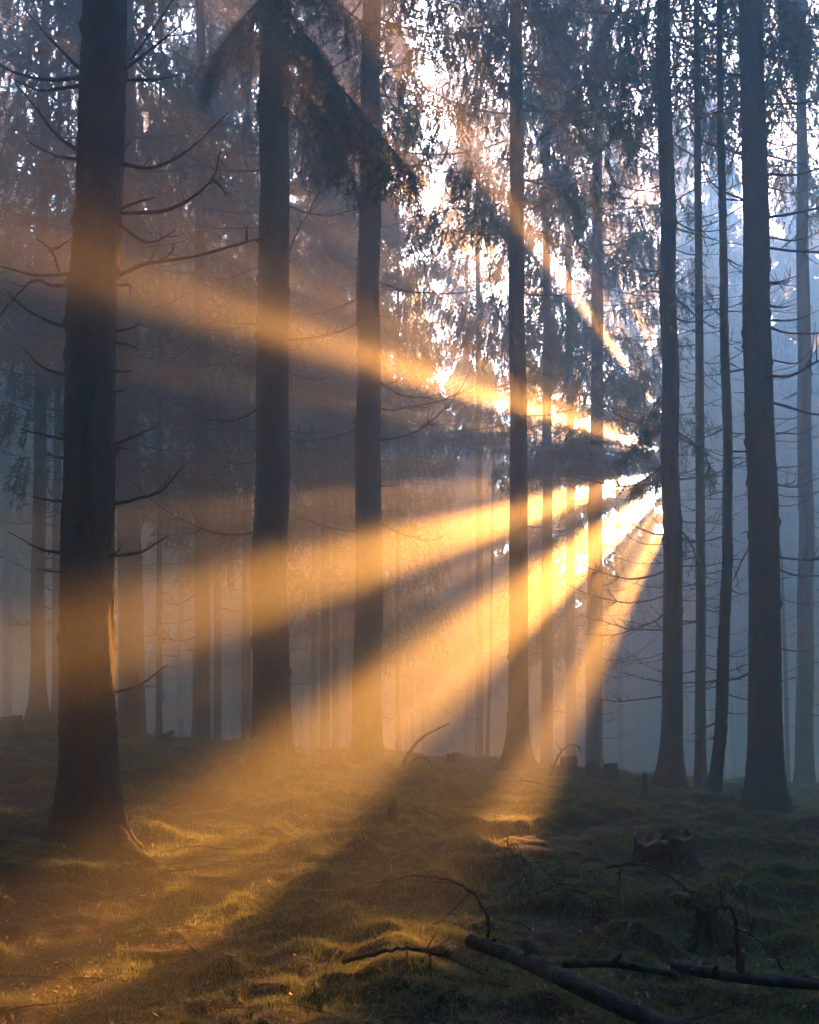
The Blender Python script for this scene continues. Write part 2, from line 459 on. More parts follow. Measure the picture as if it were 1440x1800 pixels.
def add_dead(root, path, rad_at, rng, z0, z1, n, lmin, lmax, stub_share=0.2):
    for i in range(n):
        z = z0 + (z1 - z0) * (i + rng.random()) / n; az = rng.random() * 2 * pi
        if rng.random() < 0.6: az = rng.choice([0, pi]) + rng.normal(0, 0.5)
        x, y = path(z); r = rad_at(z) * 0.85
        stub = rng.random() < stub_share
        L = (0.5 + rng.random()) if stub else lmin + (lmax - lmin) * rng.random() ** 1.3
        me = STUB[int(rng.integers(len(STUB)))] if stub else DEAD[int(rng.integers(len(DEAD)))]
        link('branch_stub' if stub else 'dead_branch', me, root, (x + r * cos(az), y + r * sin(az), z), (rng.normal(0, 0.15), rng.normal(0.05, 0.15), az), (L, L, L * (0.8 + 0.5 * rng.random())))

# ------------------------------------------------------------------ foliage boughs close to the camera
def bough_mesh(P, rng, hang=0.7, dens=26, width=0.5, fine=1.0, name='bough'):
    """P main axis points (local). Hanging branchlets with needles"""
    P = smooth_path(P, 8); k = len(P)
    seg = np.linalg.norm(np.diff(P, axis=0), axis=1); L = seg.sum(); cum = np.concatenate([[0], np.cumsum(seg)]) / L
    tubes = [tube_np(P, 0.016 * (1 - 0.85 * cum) + 0.002, 5, 0.3)]
    LV = []
    nb = int(L * dens)
    for i in range(nb):
        s = rng.random() ** 0.8; p = np.array([np.interp(s, cum, P[:, c]) for c in range(3)])
        j = min(int(np.searchsorted(cum, s)), k - 1); d = P[j] - P[max(j - 1, 0)]; d = d / (np.linalg.norm(d) + 1e-9)
        if j == 0: d = P[1] - P[0]; d /= np.linalg.norm(d)
        sd = np.cross(d, [0, 0, 1]); sd /= np.linalg.norm(sd) + 1e-9
        side = rng.choice([-1, 1]); wl = width * (1.1 - s) * rng.random()
        hl = hang * (0.35 + 0.65 * (1 - s)) * (0.5 + 0.6 * rng.random())
        q = np.linspace(0, 1, 7)
        out = sd * side * wl + d * (0.25 * rng.random() * wl + 0.08)
        B = p + out[None] * (1 - (1 - q) ** 2)[:, None] + np.array([0, 0, -1.0])[None] * (hl * q ** 1.5)[:, None] + rng.normal(0, 0.008, (7, 3)) * q[:, None]
        tubes.append(tube_np(B, 0.003 * (1 - 0.7 * q) + 0.0008, 3, cap=False))
        bl = np.linalg.norm(np.diff(B, axis=0), axis=1).sum()
        n = int(bl * 130 * fine)
        t = rng.random(n); c0 = np.stack([np.interp(t, q, B[:, c]) for c in range(3)], 1)
        tang = B[-1] - B[0]; tang /= np.linalg.norm(tang)
        # side shoots: short needle-clad twigs
        ld = tang * 0.75 + rng.normal(0, 0.5, (n, 3)); ld /= np.linalg.norm(ld, axis=1)[:, None]
        c0 = c0 + ld * (rng.random(n) * 0.05)[:, None]
        ll = 0.035 + 0.055 * rng.random(n)
        s2 = np.cross(ld, rng.normal(0, 1, (n, 3))); s2 /= np.linalg.norm(s2, axis=1)[:, None]
        w = 0.004 + 0.005 * rng.random(n)
        LV.append(np.stack([c0 - s2 * w[:, None], c0 + s2 * w[:, None], c0 + ld * ll[:, None]], 1))
    return crown_mesh(np.concatenate(LV), join(tubes), name)

def px_bough(root, depth, pts, rng, parent_loc, dd=0.0, **kw):
    P = []
    n = len(pts)
    for i, (x, y) in enumerate(pts):
        P.append(at_depth(x, y, depth + dd * i / (n - 1)) - np.asarray(parent_loc))
    return link('bough', bough_mesh(P, rng, **kw), root)

# ------------------------------------------------------------------ main trees, placed from the photograph
RT_ = np.random.default_rng(2024)
CR = [
    Crown(1, H=25, h0=9.5, R=2.7, nb=150, nl=26, per=16),
    Crown(2, H=23, h0=8.0, R=2.4, nb=135, nl=26, per=16),
    Crown(3, H=27, h0=11, R=3.0, nb=150, nl=26, per=16),
    Crown(4, H=24, h0=6.5, R=2.6, nb=160, nl=26, per=16),
    Crown(5, H=22, h0=3.6, R=2.3, nb=170, nl=24, per=16),
    Crown(6, H=10.5, h0=0.1, R=2.2, nb=150, nl=30, per=7, leaf=0.34, wid=0.08),
    Crown(7, H=24, h0=5.5, R=2.7, nb=140, nl=22, per=7, leaf=0.36, wid=0.1),
    Crown(9, H=26, h0=11.8, R=4.4, nb=190, nl=30, per=8, leaf=0.34, wid=0.085),
    Crown(8, H=25, h0=7, R=2.9, nb=140, nl=22, per=7, leaf=0.36, wid=0.1),
]

def tree(path_px, depth, w_px, label, H=24, crown=None, crz=0.0, csc=1.0, deadn=14, dz0=1.5, dz1=9, lmin=0.4, lmax=1.6,
         base=None, mat=None, flare=0.5, flare_h=0.28, name='spruce_tree', seed=None, n=36, fine=9.0, dzr=0.06, group=None, knobs=40, carve=True, stub=0.2, rough=0.05, taper=0.8):
    """path_px list of (px, py) from base up"""
    rng = np.random.default_rng(seed if seed is not None else int(RT_.integers(1e6)))
    pb = at_depth(path_px[0][0], path_px[0][1], depth)
    bz = g0(pb[0], depth) if base is None else base
    pts = [at_depth(x, y, depth) for x, y in path_px]
    zz = np.array([p[2] - bz for p in pts]); xx = np.array([p[0] - pb[0] for p in pts])
    sl_ = (xx[-1] - xx[-2]) / max(zz[-1] - zz[-2], 1e-3) if len(xx) > 1 else 0
    sl_ = max(-0.03, min(0.03, sl_))
    def path(z):
        if z <= zz[-1]: return (float(np.interp(z, zz, xx)) if z > 0 else 0.0, 0.0)
        return (xx[-1] + sl_ * (z - zz[-1]), 0.0)
    r0 = w_px / F * depth / 2
    loc = (pb[0], depth, bz)
    root = thing(name, loc, label, 'tree', group)
    link('trunk', trunk_mesh(path, r0, H, rng, n=n, fine=fine, dz=dzr, flare=flare, flare_h=flare_h, mat=mat or BARK, knobs=knobs, rough=rough, taper=taper), root)
    deadn = int(deadn * 1.35)
    if deadn: add_dead(root, path, lambda z: r0 * (1 - 0.8 * z / H), rng, dz0, dz1, deadn, lmin, lmax, stub)
    if crown is not None:
        off = path(12.0)[0]
        c = CR[crown].place(root, (loc[0] + off, loc[1], loc[2]), crz, csc, carve)
        c.location = (off, 0, 0)
    return root, loc, path, r0

GRP = 'tall spruces in the misty wood'

def px_branches(root, loc, depth, lists, rng, r=0.013, dd=0.5):
    for pts in lists:
        k = len(pts); sgn = rng.choice([-1, 1])
        P = [at_depth(x, y, depth + sgn * dd * i / max(k - 1, 1) * 0.6) - np.asarray(loc) for i, (x, y) in enumerate(pts)]
        P = smooth_path(P, 7); q = np.linspace(0, 1, len(P))
        P = P + rng.normal(0, 0.004, P.shape).cumsum(0) * 0.35
        ln = np.linalg.norm(P[-1] - P[0]); rr = r * (0.55 + 0.5 * min(ln, 1.2))
        parts = [tube_np(P, rr * (1 - 0.82 * q) + 0.0012, 6, 0.35, int(rng.integers(99)))]
        for j in range(int(ln * 4)):
            i = int(rng.integers(len(P) // 4, len(P) - 2)); d = P[i + 1] - P[i]; d /= np.linalg.norm(d) + 1e-9
            sd = np.cross(d, rng.normal(0, 1, 3)); sd /= np.linalg.norm(sd); l = 0.06 + 0.22 * rng.random() * ln; t = np.linspace(0, 1, 5)
            Pt = P[i] + (d * 0.6 + sd * 0.6)[None] * (t * l)[:, None] + np.array([0, 0, 0.2 * l])[None] * (t ** 2)[:, None]
            parts.append(tube_np(Pt, rr * 0.3 * (1 - 0.8 * t) + 0.0008, 4))
        V, T = join(parts); link('dead_branch', mesh_np('dead_branch', V, T, TWIG), root)

def build_front_trees():
    # T1, the big one at the left
    root, loc, path, r0 = tree([(158, 1490), (155, 1300), (155, 1000), (165, 500), (180, 0)], 6.0, 96,
        'thickest dark spruce trunk, nearest the camera at the left, bare twigs on both sides', H=26, deadn=0,
        n=72, fine=6.0, dzr=0.022, rough=0.075, flare=0.55, flare_h=0.24, crown=7, crz=1.0, carve=False, seed=3, knobs=70, taper=1.0)
    L = [[(140,120),(95,75),(50,20)], [(142,137),(80,140),(20,125),(-20,100)], [(140,150),(75,158),(30,140)], [(138,265),(100,240),(60,190),(25,150)],
         [(137,280),(95,275),(45,250)], [(132,480),(60,483),(-20,460)], [(105,478),(88,440),(62,420)], [(88,441),(108,432),(125,420)], [(130,500),(95,502),(60,490),(30,515),(-10,560)],
         [(125,580),(60,550),(15,510)], [(123,660),(75,645),(35,605)], [(124,652),(108,645)], [(118,775),(80,765),(35,752)], [(118,768),(98,760)], [(116,882),(85,878),(62,870)],
         [(114,975),(70,965),(18,935)], [(112,1006),(65,1002)], [(120,806),(95,803),(78,795)],
         [(215,125),(270,85),(320,45)], [(213,110),(240,92),(310,-10)], [(215,140),(270,143),(310,137)], [(213,288),(265,293),(330,260),(400,195)], [(215,268),(225,255),(232,248)],
         [(210,375),(290,370),(350,340),(376,310),(388,265)], [(375,312),(392,332),(405,345)], [(208,370),(245,352),(275,342)], [(210,395),(250,422),(280,424),(310,405)],
         [(205,485),(260,463),(350,450),(434,425),(462,425)], [(434,425),(436,395)], [(280,460),(300,445),(306,428)], [(204,500),(228,503),(229,518)],
         [(203,582),(235,575),(248,562)], [(202,603),(225,606),(245,616)], [(200,652),(230,652)], [(200,686),(220,684)], [(197,785),(240,765),(278,748)],
         [(197,784),(225,790)], [(197,885),(245,875),(285,860),(322,818)], [(195,978),(250,970),(297,943)], [(190,982),(212,963)], [(205,1217),(250,1200),(295,1168)]]
    px_branches(root, loc, 6.0, L, np.random.default_rng(8), 0.014)
    # root of T1 running over the floor to the right
    P = [np.array([0.16, -0.06, 0.16]), np.array([0.42, -0.3, 0.05]), np.array([0.75, -0.55, 0.0]), np.array([1.15, -0.75, -0.02]), np.array([1.5, -0.9, -0.06])]
    P = [np.array([p[0], p[1], p[2] - loc[2] + gd(loc[0] + p[0], loc[1] + p[1]) - 0.0]) for p in P]
    V, T = tube_np(smooth_path(P, 8), np.linspace(0.055, 0.012, 33), 10, 0.2); link('root', mesh_np('root', V, T, MOSSBARK), root)

    # T2 with the drooping boughs
    root, loc, path, r0 = tree([(478, 1335), (474, 1000), (478, 600), (484, 0)], 10.3, 66,
        'thick spruce in the left half with heavy drooping green boughs at the top', H=27, deadn=14, dz0=2.2, dz1=8, lmax=1.3,
        n=60, fine=9, dzr=0.035, flare=0.6, flare_h=0.28, crown=7, crz=2.0, carve=False, seed=12, knobs=60)
    rg = np.random.default_rng(33)
    px_bough(root, 9.8, [(478, 20), (560, 110), (650, 215), (735, 315)], rg, loc, -1.6, hang=0.85, dens=20, width=0.42)
    px_bough(root, 10.0, [(482, 50), (560, 150), (630, 235), (688, 300)], rg, loc, -1.9, hang=1.0, dens=16, width=0.45)
    px_bough(root, 10.0, [(480, -30), (520, 40), (560, 90), (600, 180)], rg, loc, -1.4, hang=0.8, dens=22, width=0.4)
    px_bough(root, 10.0, [(482, 90), (540, 170), (590, 240), (625, 330)], rg, loc, -1.2, hang=0.8, dens=22, width=0.4)
    px_bough(root, 9.8, [(480, -60), (560, -20), (640, 40), (675, 30)], rg, loc, -1.0, hang=0.7, dens=22, width=0.4)
    px_bough(root, 10.0, [(478, -20), (430, 30), (385, 90), (360, 150)], rg, loc, -0.5, hang=0.7, dens=22, width=0.4)
    px_bough(root, 10.0, [(480, -80), (440, -110), (360, -90), (290, -40)], rg, loc, -0.8, hang=0.6, dens=26, width=0.6)
    px_bough(root, 10.2, [(486, 170), (530, 220), (560, 280), (570, 300)], rg, loc, 1.2, hang=0.7, dens=26, width=0.5)

    tree([(646, 1335), (648, 900), (652, 0)], 12.8, 52, 'broad spruce trunk half lost in the orange light between the drooping spruce and the middle', crown=0, crz=0.4, csc=1.0, seed=4, deadn=18, dz0=3, dz1=9, flare=0.25, n=48)
    tree([(911, 1348), (912, 900), (905, 0)], 13.6, 36, 'spruce with a flared foot at the middle of the crest, crossed by the strongest beam', crown=1, crz=2.1, seed=5, deadn=16, dz0=2.6, flare=0.9, flare_h=0.25, n=44)
    tree([(1045, 1366), (1048, 800), (1052, 0)], 18.5, 30, 'pale misty spruce directly behind the row of three sawn stumps', crown=3, crz=1.0, seed=6, deadn=22, dz0=0.8, flare=0.25)
    _r, _l, _p, _q = tree([(1181, 1380), (1182, 1000), (1175, 500), (1166, 0)], 12.2, 36, 'straight dark spruce with a wide flared foot in front of the sun glow', crown=0, crz=3.3, seed=7, deadn=40, dz0=1.2, flare=0.95, flare_h=0.27, n=48, mat=BARK_GREY, lmax=1.5)
    r6, l6 = _r, _l
    rg = np.random.default_rng(61)
    for pts_ in ([(1170, 745), (1140, 765), (1110, 790), (1088, 812)], [(1168, 690), (1150, 715), (1135, 745), (1130, 780)], [(1168, 815), (1145, 835), (1120, 850), (1098, 856)]):
        px_bough(r6, 12.2, pts_, rg, l6, -0.4, hang=0.42, dens=24, width=0.3)
    for pts_ in ([(1190, 760), (1215, 775), (1240, 800), (1250, 850)], [(1192, 930), (1208, 945), (1222, 975), (1228, 1010)]):
        px_bough(r6, 12.2, pts_, rg, l6, 0.3, hang=0.4, dens=24, width=0.28)
    tree([(1230, 1388), (1232, 900), (1227, 300), (1224, 0)], 13.4, 19, 'slim upright spruce just beside the flared dark trunk by the sun', crown=2, crz=0.2, csc=0.9, seed=8, deadn=40, dz0=1.2, flare=0.4, flare_h=0.2, H=20, lmax=1.2, mat=BARK_GREY)
    r, loc, path, r0 = tree([(1256, 1395), (1266, 1290), (1272, 1150), (1280, 980), (1279, 800), (1272, 500), (1264, 0)], 11.2, 21, 'thin crooked half-dead spruce with snapped stubs all the way up', crown=None, seed=9, deadn=60, dz0=0.5, dz1=9.5, lmin=0.2, lmax=0.9, H=15, flare=0.3, flare_h=0.2, stub=0.55, n=24, knobs=70, rough=0.16, mat=BARK_GREY)
    r, loc, path, r0 = tree([(1343, 1408), (1342, 1100), (1334, 600), (1320, 0)], 10.3, 57, 'big dark spruce trunk near the right edge with a swelling foot', crown=2, crz=1.3, csc=0.95, carve=False, seed=10, deadn=34, dz0=1.4, dz1=9, lmax=1.7, flare=0.5, flare_h=0.33, n=64, fine=9, dzr=0.035, mat=BARK_GREY)
    rg = np.random.default_rng(44)
    px_bough(r, 10.0, [(1330, -60), (1370, -20), (1400, 40), (1405, 110)], rg, loc, -0.8, hang=0.75, dens=45, width=0.45)
    px_branches(r, loc, 10.3, [[(1308,352),(1250,320),(1222,245)], [(1306,272),(1225,240),(1192,180)], [(1350,417),(1400,422),(1450,402)], [(1355,563),(1400,562),(1450,540)],
        [(1360,633),(1400,638),(1432,610)], [(1365,762),(1410,762),(1437,745)], [(1363,823),(1425,818)], [(1315,622),(1290,610)], [(1315,690),(1288,689)], [(1368,1018),(1392,1016)],
        [(1305,180),(1220,215),(1160,260),(1110,330)], [(1304,20),(1260,40),(1210,60)], [(1345,272),(1400,285),(1445,300)]], rg, 0.012)
    tree([(1414, 1392), (1417, 900), (1408, 0)], 16.2, 30, 'blue-grey misty spruce at the right edge behind the big dark trunk', crown=2, crz=4.0, seed=11, deadn=34, dz0=1.0, flare=0.35, lmax=1.5, mat=BARK_GREY)
    tree([(1386, 1385), (1380, 1150), (1372, 950)], 20.0, 9, 'dead thin pole leaning between the two right-hand trunks, broken off at half height', H=5.6, crown=None, deadn=6, dz1=5, lmax=0.4, flare=0.2, seed=13, name='dead_pole_tree', n=14, taper=0.5)
    # left group
    tree([(232, 1296), (228, 900), (222, 0)], 14.0, 44, 'wide hazy spruce trunk tucked right behind the thickest dark trunk', crown=4, crz=2, csc=1.15, seed=14, deadn=24, dz0=2.5, flare=0.3, n=44, H=27)
    tree([(64, 1283), (70, 900), (80, 0)], 15.5, 25, 'spruce with a widely flared foot by the low stump at the far left', crown=3, crz=3, seed=15, deadn=26, dz0=1.5, flare=1.1, flare_h=0.3)
    tree([(99, 1285), (100, 900), (106, 0)], 16.5, 15, 'slimmer spruce between the flared left spruce and the thickest trunk', crown=1, crz=5, csc=0.9, seed=16, deadn=26, dz0=1.5, flare=0.2)
    tree([(280, 1296), (281, 900), (284, 0)], 15.0, 11, 'very thin spruce pole beside the low sawn stump on the left crest', crown=None, seed=17, deadn=40, dz0=0.5, dz1=10, lmax=0.7, H=14, flare=0.2, rough=0.14, stub=0.5, n=18)
    tree([(354, 1300), (355, 900), (352, 0)], 15.8, 27, 'medium spruce standing clear in the gap left of the drooping spruce', crown=4, crz=0.7, csc=1.1, seed=18, deadn=30, dz0=1.2, flare=0.35)
    tree([(382, 1330), (383, 700), (385, 0)], 21, 14, 'pale slim spruce just right of the medium spruce in the left gap', crown=1, crz=1.7, csc=1.0, seed=19, deadn=18)
    tree([(434, 1330), (434, 700), (440, 0)], 19, 17, 'misty spruce close against the left side of the drooping spruce', crown=4, crz=2.7, csc=1.1, seed=20, deadn=18)
    tree([(318, 1330), (318, 700), (320, 0)], 30, 12, 'faint far spruce in the mist between the thin pole and the medium spruce', crown=3, crz=2.2, seed=21, deadn=8)
    tree([(14, 1330), (14, 700), (16, 0)], 26, 15, 'faint misty spruce at the far left picture edge', crown=3, crz=3.2, seed=22, deadn=8)
    tree([(552, 1330), (553, 700), (556, 0)], 24, 11, 'first and thinnest of the three close misty spruces right of the drooping spruce', crown=1, crz=4.2, seed=23, deadn=8)
    tree([(572, 1335), (572, 700), (570, 0)], 20, 17, 'middle and thickest of the three close misty spruces right of the drooping spruce', crown=4, crz=5.2, csc=1.05, seed=24, deadn=12)
    tree([(590, 1335), (590, 700), (592, 0)], 22, 12, 'third of the three close misty spruces, nearest the broad orange-lit trunk', crown=1, crz=0.2, seed=25, deadn=10)
    tree([(843, 1350), (842, 700), (838, 0)], 24, 15, 'pale straight spruce left of the flared middle spruce, washed by mist', crown=0, crz=1.2, seed=26, deadn=10)
    tree([(856, 1350), (864, 1150), (866, 900)], 22, 7, 'thin leaning pole beside the pale straight spruce in the middle', crown=None, H=9, seed=27, deadn=6, dz1=7, lmax=0.5, flare=0.2, n=14)
    tree([(962, 1355), (962, 700), (958, 0)], 19.5, 22, 'spruce in the orange glow between the middle spruce and the stumps', crown=3, crz=2.9, seed=28, deadn=14)
    tree([(700, 1350), (700, 900), (700, 500)], 21, 9, 'young spruce with low dark branches behind the broad orange-lit trunk', crown=4, crz=0.9, csc=0.82, seed=29, deadn=0, H=17)

def build_back_forest():
    rng = np.random.default_rng(77)
    spots = []
    def ok(x, y, dmin):
        return all((x - a) ** 2 + (y - b) ** 2 > dmin ** 2 for a, b in spots)
    # middle wood
    for _ in range(600):
        y = 21 + 13 * rng.random(); x = (rng.random() * 2 - 1) * (0.5 * y + 4)
        if len(spots) < 16 and ok(x, y, 4.2): spots.append((x, y))
    spots = [s_ for s_ in spots if not (s_[0] / s_[1] * F + 720 > 1290)]
    nmid = len(spots)
    for r_, yy in enumerate((37.0, 39.8, 42.6, 45.4)):
        for xx in np.arange(-30, 38, 2.7):
            x = xx + (r_ % 2) * 1.5 + rng.normal(0, 0.35); y = yy + rng.normal(0, 0.5)
            if r_ % 2 == 1 and -7.5 < (x * E1[0] + y * E1[1]) < -0.6: continue
            spots.append((x, y))
    for r_, yy in enumerate((47.4, 49.0, 50.6, 52.2)):  # thicket added to block horizon sky glare and stray sun under the crowns
        for xx in np.arange(-32, 36, 2.2):
            x = xx + r_ * 1.3 + rng.normal(0, 0.4); y = yy + rng.normal(0, 0.4); bz = g0(x, y); sc = 0.9 + 0.3 * rng.random()
            root = thing('young_screen_spruce', (x, y, bz), 'young spruce of the thicket added at the far edge to block horizon glare', 'tree', 'young spruces added at the far edge to block glare')
            link('trunk', TRUNKS[r_ % 4], root, (0, 0, 0), (0, 0, 0), (0.35, 0.35, 0.42 * sc))
            CR[5].place(root, (x, y, bz), rng.random() * 6.28, sc)
    for i, (x, y) in enumerate(spots):
        far = i >= nmid
        bz = g0(x, y)
        sc = 0.95 + 0.25 * rng.random()
        ci = int(rng.choice([0, 1, 3, 4])) if not far else int(rng.choice([6, 8]))
        if far:
            a_ = x * E1[0] + y * E1[1]
            sc *= 0.78 + 0.30 * float(sstep(-6, -1.5, a_)) + 0.22 * float(sstep(13, 18, -a_))
        if far: lab, g = 'spruce in the dense far wood, its crown merged with its neighbours by mist', 'far wood of spruces behind the mist'
        else: lab, g = 'misty bare-legged spruce in the middle wood behind the crest', 'misty spruces behind the crest'
        root = thing('spruce_tree', (x, y, bz), lab, 'tree', g)
        r0 = (0.085 + 0.04 * rng.random()) if far else 0.1 + 0.06 * rng.random()
        link('trunk', TRUNKS[i % 4], root, (0, 0, 0), (0, 0, rng.random() * 6), (r0 / 0.2, r0 / 0.2, sc))
        CR[ci].place(root, (x, y, bz), rng.random() * 6.28, sc)

def build_surrounding_forest():
    rng = np.random.default_rng(404); spots = []
    for _ in range(4000):
        x = (rng.random() * 2 - 1) * 40; y = -19 + 54 * rng.random()
        if y > 0 and abs(x) < (0.50 if x < 0 else 0.62) * y + 2.6: continue
        if x * x + y * y < 6: continue
        if len(spots) < 200 and all((x - a) ** 2 + (y - b) ** 2 > 7.5 for a, b in spots): spots.append((x, y))
    for i, (x, y) in enumerate(spots):
        bz = g0(x, y); sc = 1.05 + 0.25 * rng.random(); ci = int(rng.choice([6, 8]))
        root = thing('spruce_tree', (x, y, bz), 'tall spruce of the surrounding wood beside and behind the clearing', 'tree', 'spruces of the surrounding wood')
        r0 = 0.13 + 0.09 * rng.random()
        link('trunk', TRUNKS[i % 4], root, (0, 0, 0), (0, 0, rng.random() * 6), (r0 / 0.2, r0 / 0.2, sc))
        CR[ci].place(root, (x, y, bz), rng.random() * 6.28, sc)

def build_shading_ring():  # unseen young spruces added behind and beside the camera to block low skylight
    rng = np.random.default_rng(505); sp = []
    for k, yy in enumerate((-9.5, -11.5, -18.5)):
        sp += [(x + k * 0.9, yy) for x in np.arange(-16 - 8 * (k > 1), 16 + 8 * (k > 1), 2.0)]
    for k, xx in enumerate((13.0, 15.2)):
        sp += [(-xx, y + k) for y in np.arange(-8, 13, 2.0)] + [(xx, y + k) for y in np.arange(-8, 13, 2.0)]
    for x, y in sp:
        x += rng.normal(0, 0.3); y += rng.normal(0, 0.3); bz = g0(x, y); sc = 0.8 + 0.35 * rng.random()
        root = thing('young_screen_spruce', (x, y, bz), 'young spruce added out of view round the camera to block low skylight', 'tree', 'young spruces added round the camera to block skylight')
        link('trunk', TRUNKS[0], root, (0, 0, 0), (0, 0, 0), (0.35, 0.35, 0.42 * sc))
        CR[5].place(root, (x, y, bz), rng.random() * 6.28, sc, False)

# ------------------------------------------------------------------ stumps, logs, twigs
def stump_mesh(r, h, rng, n=28, flare=0.5, top_tilt=0.1, mat=None, jag=0.0):
    zs = np.concatenate([np.linspace(-0.12, h * 0.92, 9), [h]])
    an = np.arange(n) * 2 * pi / n; V = []
    lob = 1 + 0.5 * np.cos(an * 4 + rng.random() * 6) + 0.3 * np.cos(an * 7 + rng.random() * 6)
    for z in zs:
        rr = r * (1 + flare * np.exp(-max(z, -0.05) / (h * 0.35)) * lob) * (1 + 0.05 * rng.normal(0, 1, n))
        zz = z + (top_tilt * r * np.cos(an) + jag * rng.random(n)) * (max(z, 0) / h) ** 3
        V.append(np.stack([rr * np.cos(an), rr * np.sin(an), zz + 0 * an], 1))
    k = len(zs)
    # sawn face: a slightly lower worn disc
    for s in (0.88, 0.5):
        rr = r * s * (1 + 0.04 * rng.normal(0, 1, n)); V.append(np.stack([rr * np.cos(an), rr * np.sin(an), h + top_tilt * r * s * np.cos(an) + 0.008 * rng.normal(0, 1, n) - jag * 0.2], 1))
    V = np.concatenate(V + [np.array([[0, 0, h - jag * 0.3]])]); K = k + 2
    i = np.arange(K - 1)[:, None] * n; j = np.arange(n)[None, :]; j2 = (j + 1) % n
    a = (i + j).ravel(); b = (i + j2).ravel(); c = (i + n + j2).ravel(); d = (i + n + j).ravel()
    T = np.concatenate([np.stack([a, b, c], 1), np.stack([a, c, d], 1), np.stack([(K - 1) * n + np.arange(n), (K - 1) * n + (np.arange(n) + 1) % n, np.full(n, K * n)], 1)])
    top = T.min(1) >= (k - 1) * n
    return V, T, top

def stump(px, py, depth, w_px, h_px, label, rng, mossy=False, flare=0.4, tilt=0.1, jag=0.0, name='sawn_stump'):
    p = at_depth(px, py, depth); r = w_px / F * depth / 2; h = h_px / F * depth
    z = g0(p[0], depth)
    V, T, top = stump_mesh(r, h, rng, flare=flare, top_tilt=tilt, jag=jag)
    root = thing(name, (p[0], depth, z), label, 'stump')
    def sub(m):
        u, inv = np.unique(T[m], return_inverse=True); return V[u], inv.reshape(-1, 3)
    link('bark', mesh_np('bark', *sub(~top), MOSSBARK if mossy else LOGM, False), root)
    link('cut_face', mesh_np('cut_face', *sub(top), SAWN, False), root)
    return root

def log(pts, r0, r1, label, rng, knots=6, mat=None, name='fallen_log'):
    P = smooth_path(pts, 10); q = np.linspace(0, 1, len(P))
    org = P[0].copy(); P = P - org
    n = 22; V, T = tube_np(P, r0 + (r1 - r0) * q, n, 0.10, 3)
    root = thing(name, org, label, 'log')
    link('bark', mesh_np('bark', V, T, mat or LOGM), root)
    for k in range(knots):
        i = int(rng.integers(2, len(P) - 2)); R = r0 + (r1 - r0) * q[i]
        a = rng.random() * pi; d = np.array([0.3 * cos(a), -0.6 * abs(cos(a)) , sin(a)]); d /= np.linalg.norm(d)
        l = R + 0.015 + 0.03 * rng.random(); Vk, Tk = tube_np([P[i], P[i] + d * l * 0.8, P[i] + d * l + np.array([0.01, 0, 0.01])], [0.016, 0.011, 0.005], 6)
        link('knot', mesh_np('knot', Vk, Tk, TWIG), root)
    return root

def twig(pts, r, label, rng, side=3, name='fallen_twig', mat=None, r1=None):
    P = smooth_path(pts, 8); q = np.linspace(0, 1, len(P)); P = P + rng.normal(0, 0.0025, P.shape)
    org = P[0].copy(); P = P - org
    parts = [tube_np(P, r * (1 - 0.7 * q), 7, 0.25, 2)]
    for k in range(side):
        i = int(rng.integers(4, len(P) - 3)); d = P[i + 1] - P[i]; d /= np.linalg.norm(d)
        sd = np.cross(d, rng.normal(0, 1, 3)); sd /= np.linalg.norm(sd); l = 0.08 + 0.15 * rng.random(); t = np.linspace(0, 1, 4)
        parts.append(tube_np(P[i] + (d * 0.5 + sd)[None] * (t * l)[:, None], r * 0.35 * (1 - 0.7 * t), 4))
    V, T = join(parts); o = link(name, mesh_np(name, V, T, mat or TWIG), None, org)
    return tag(o, label, 'twig' if 'twig' in name else 'branch')

def gp(px, py, lift=0.0):
    p = on_ground(px, py); p = p.copy(); p[2] += lift; return p

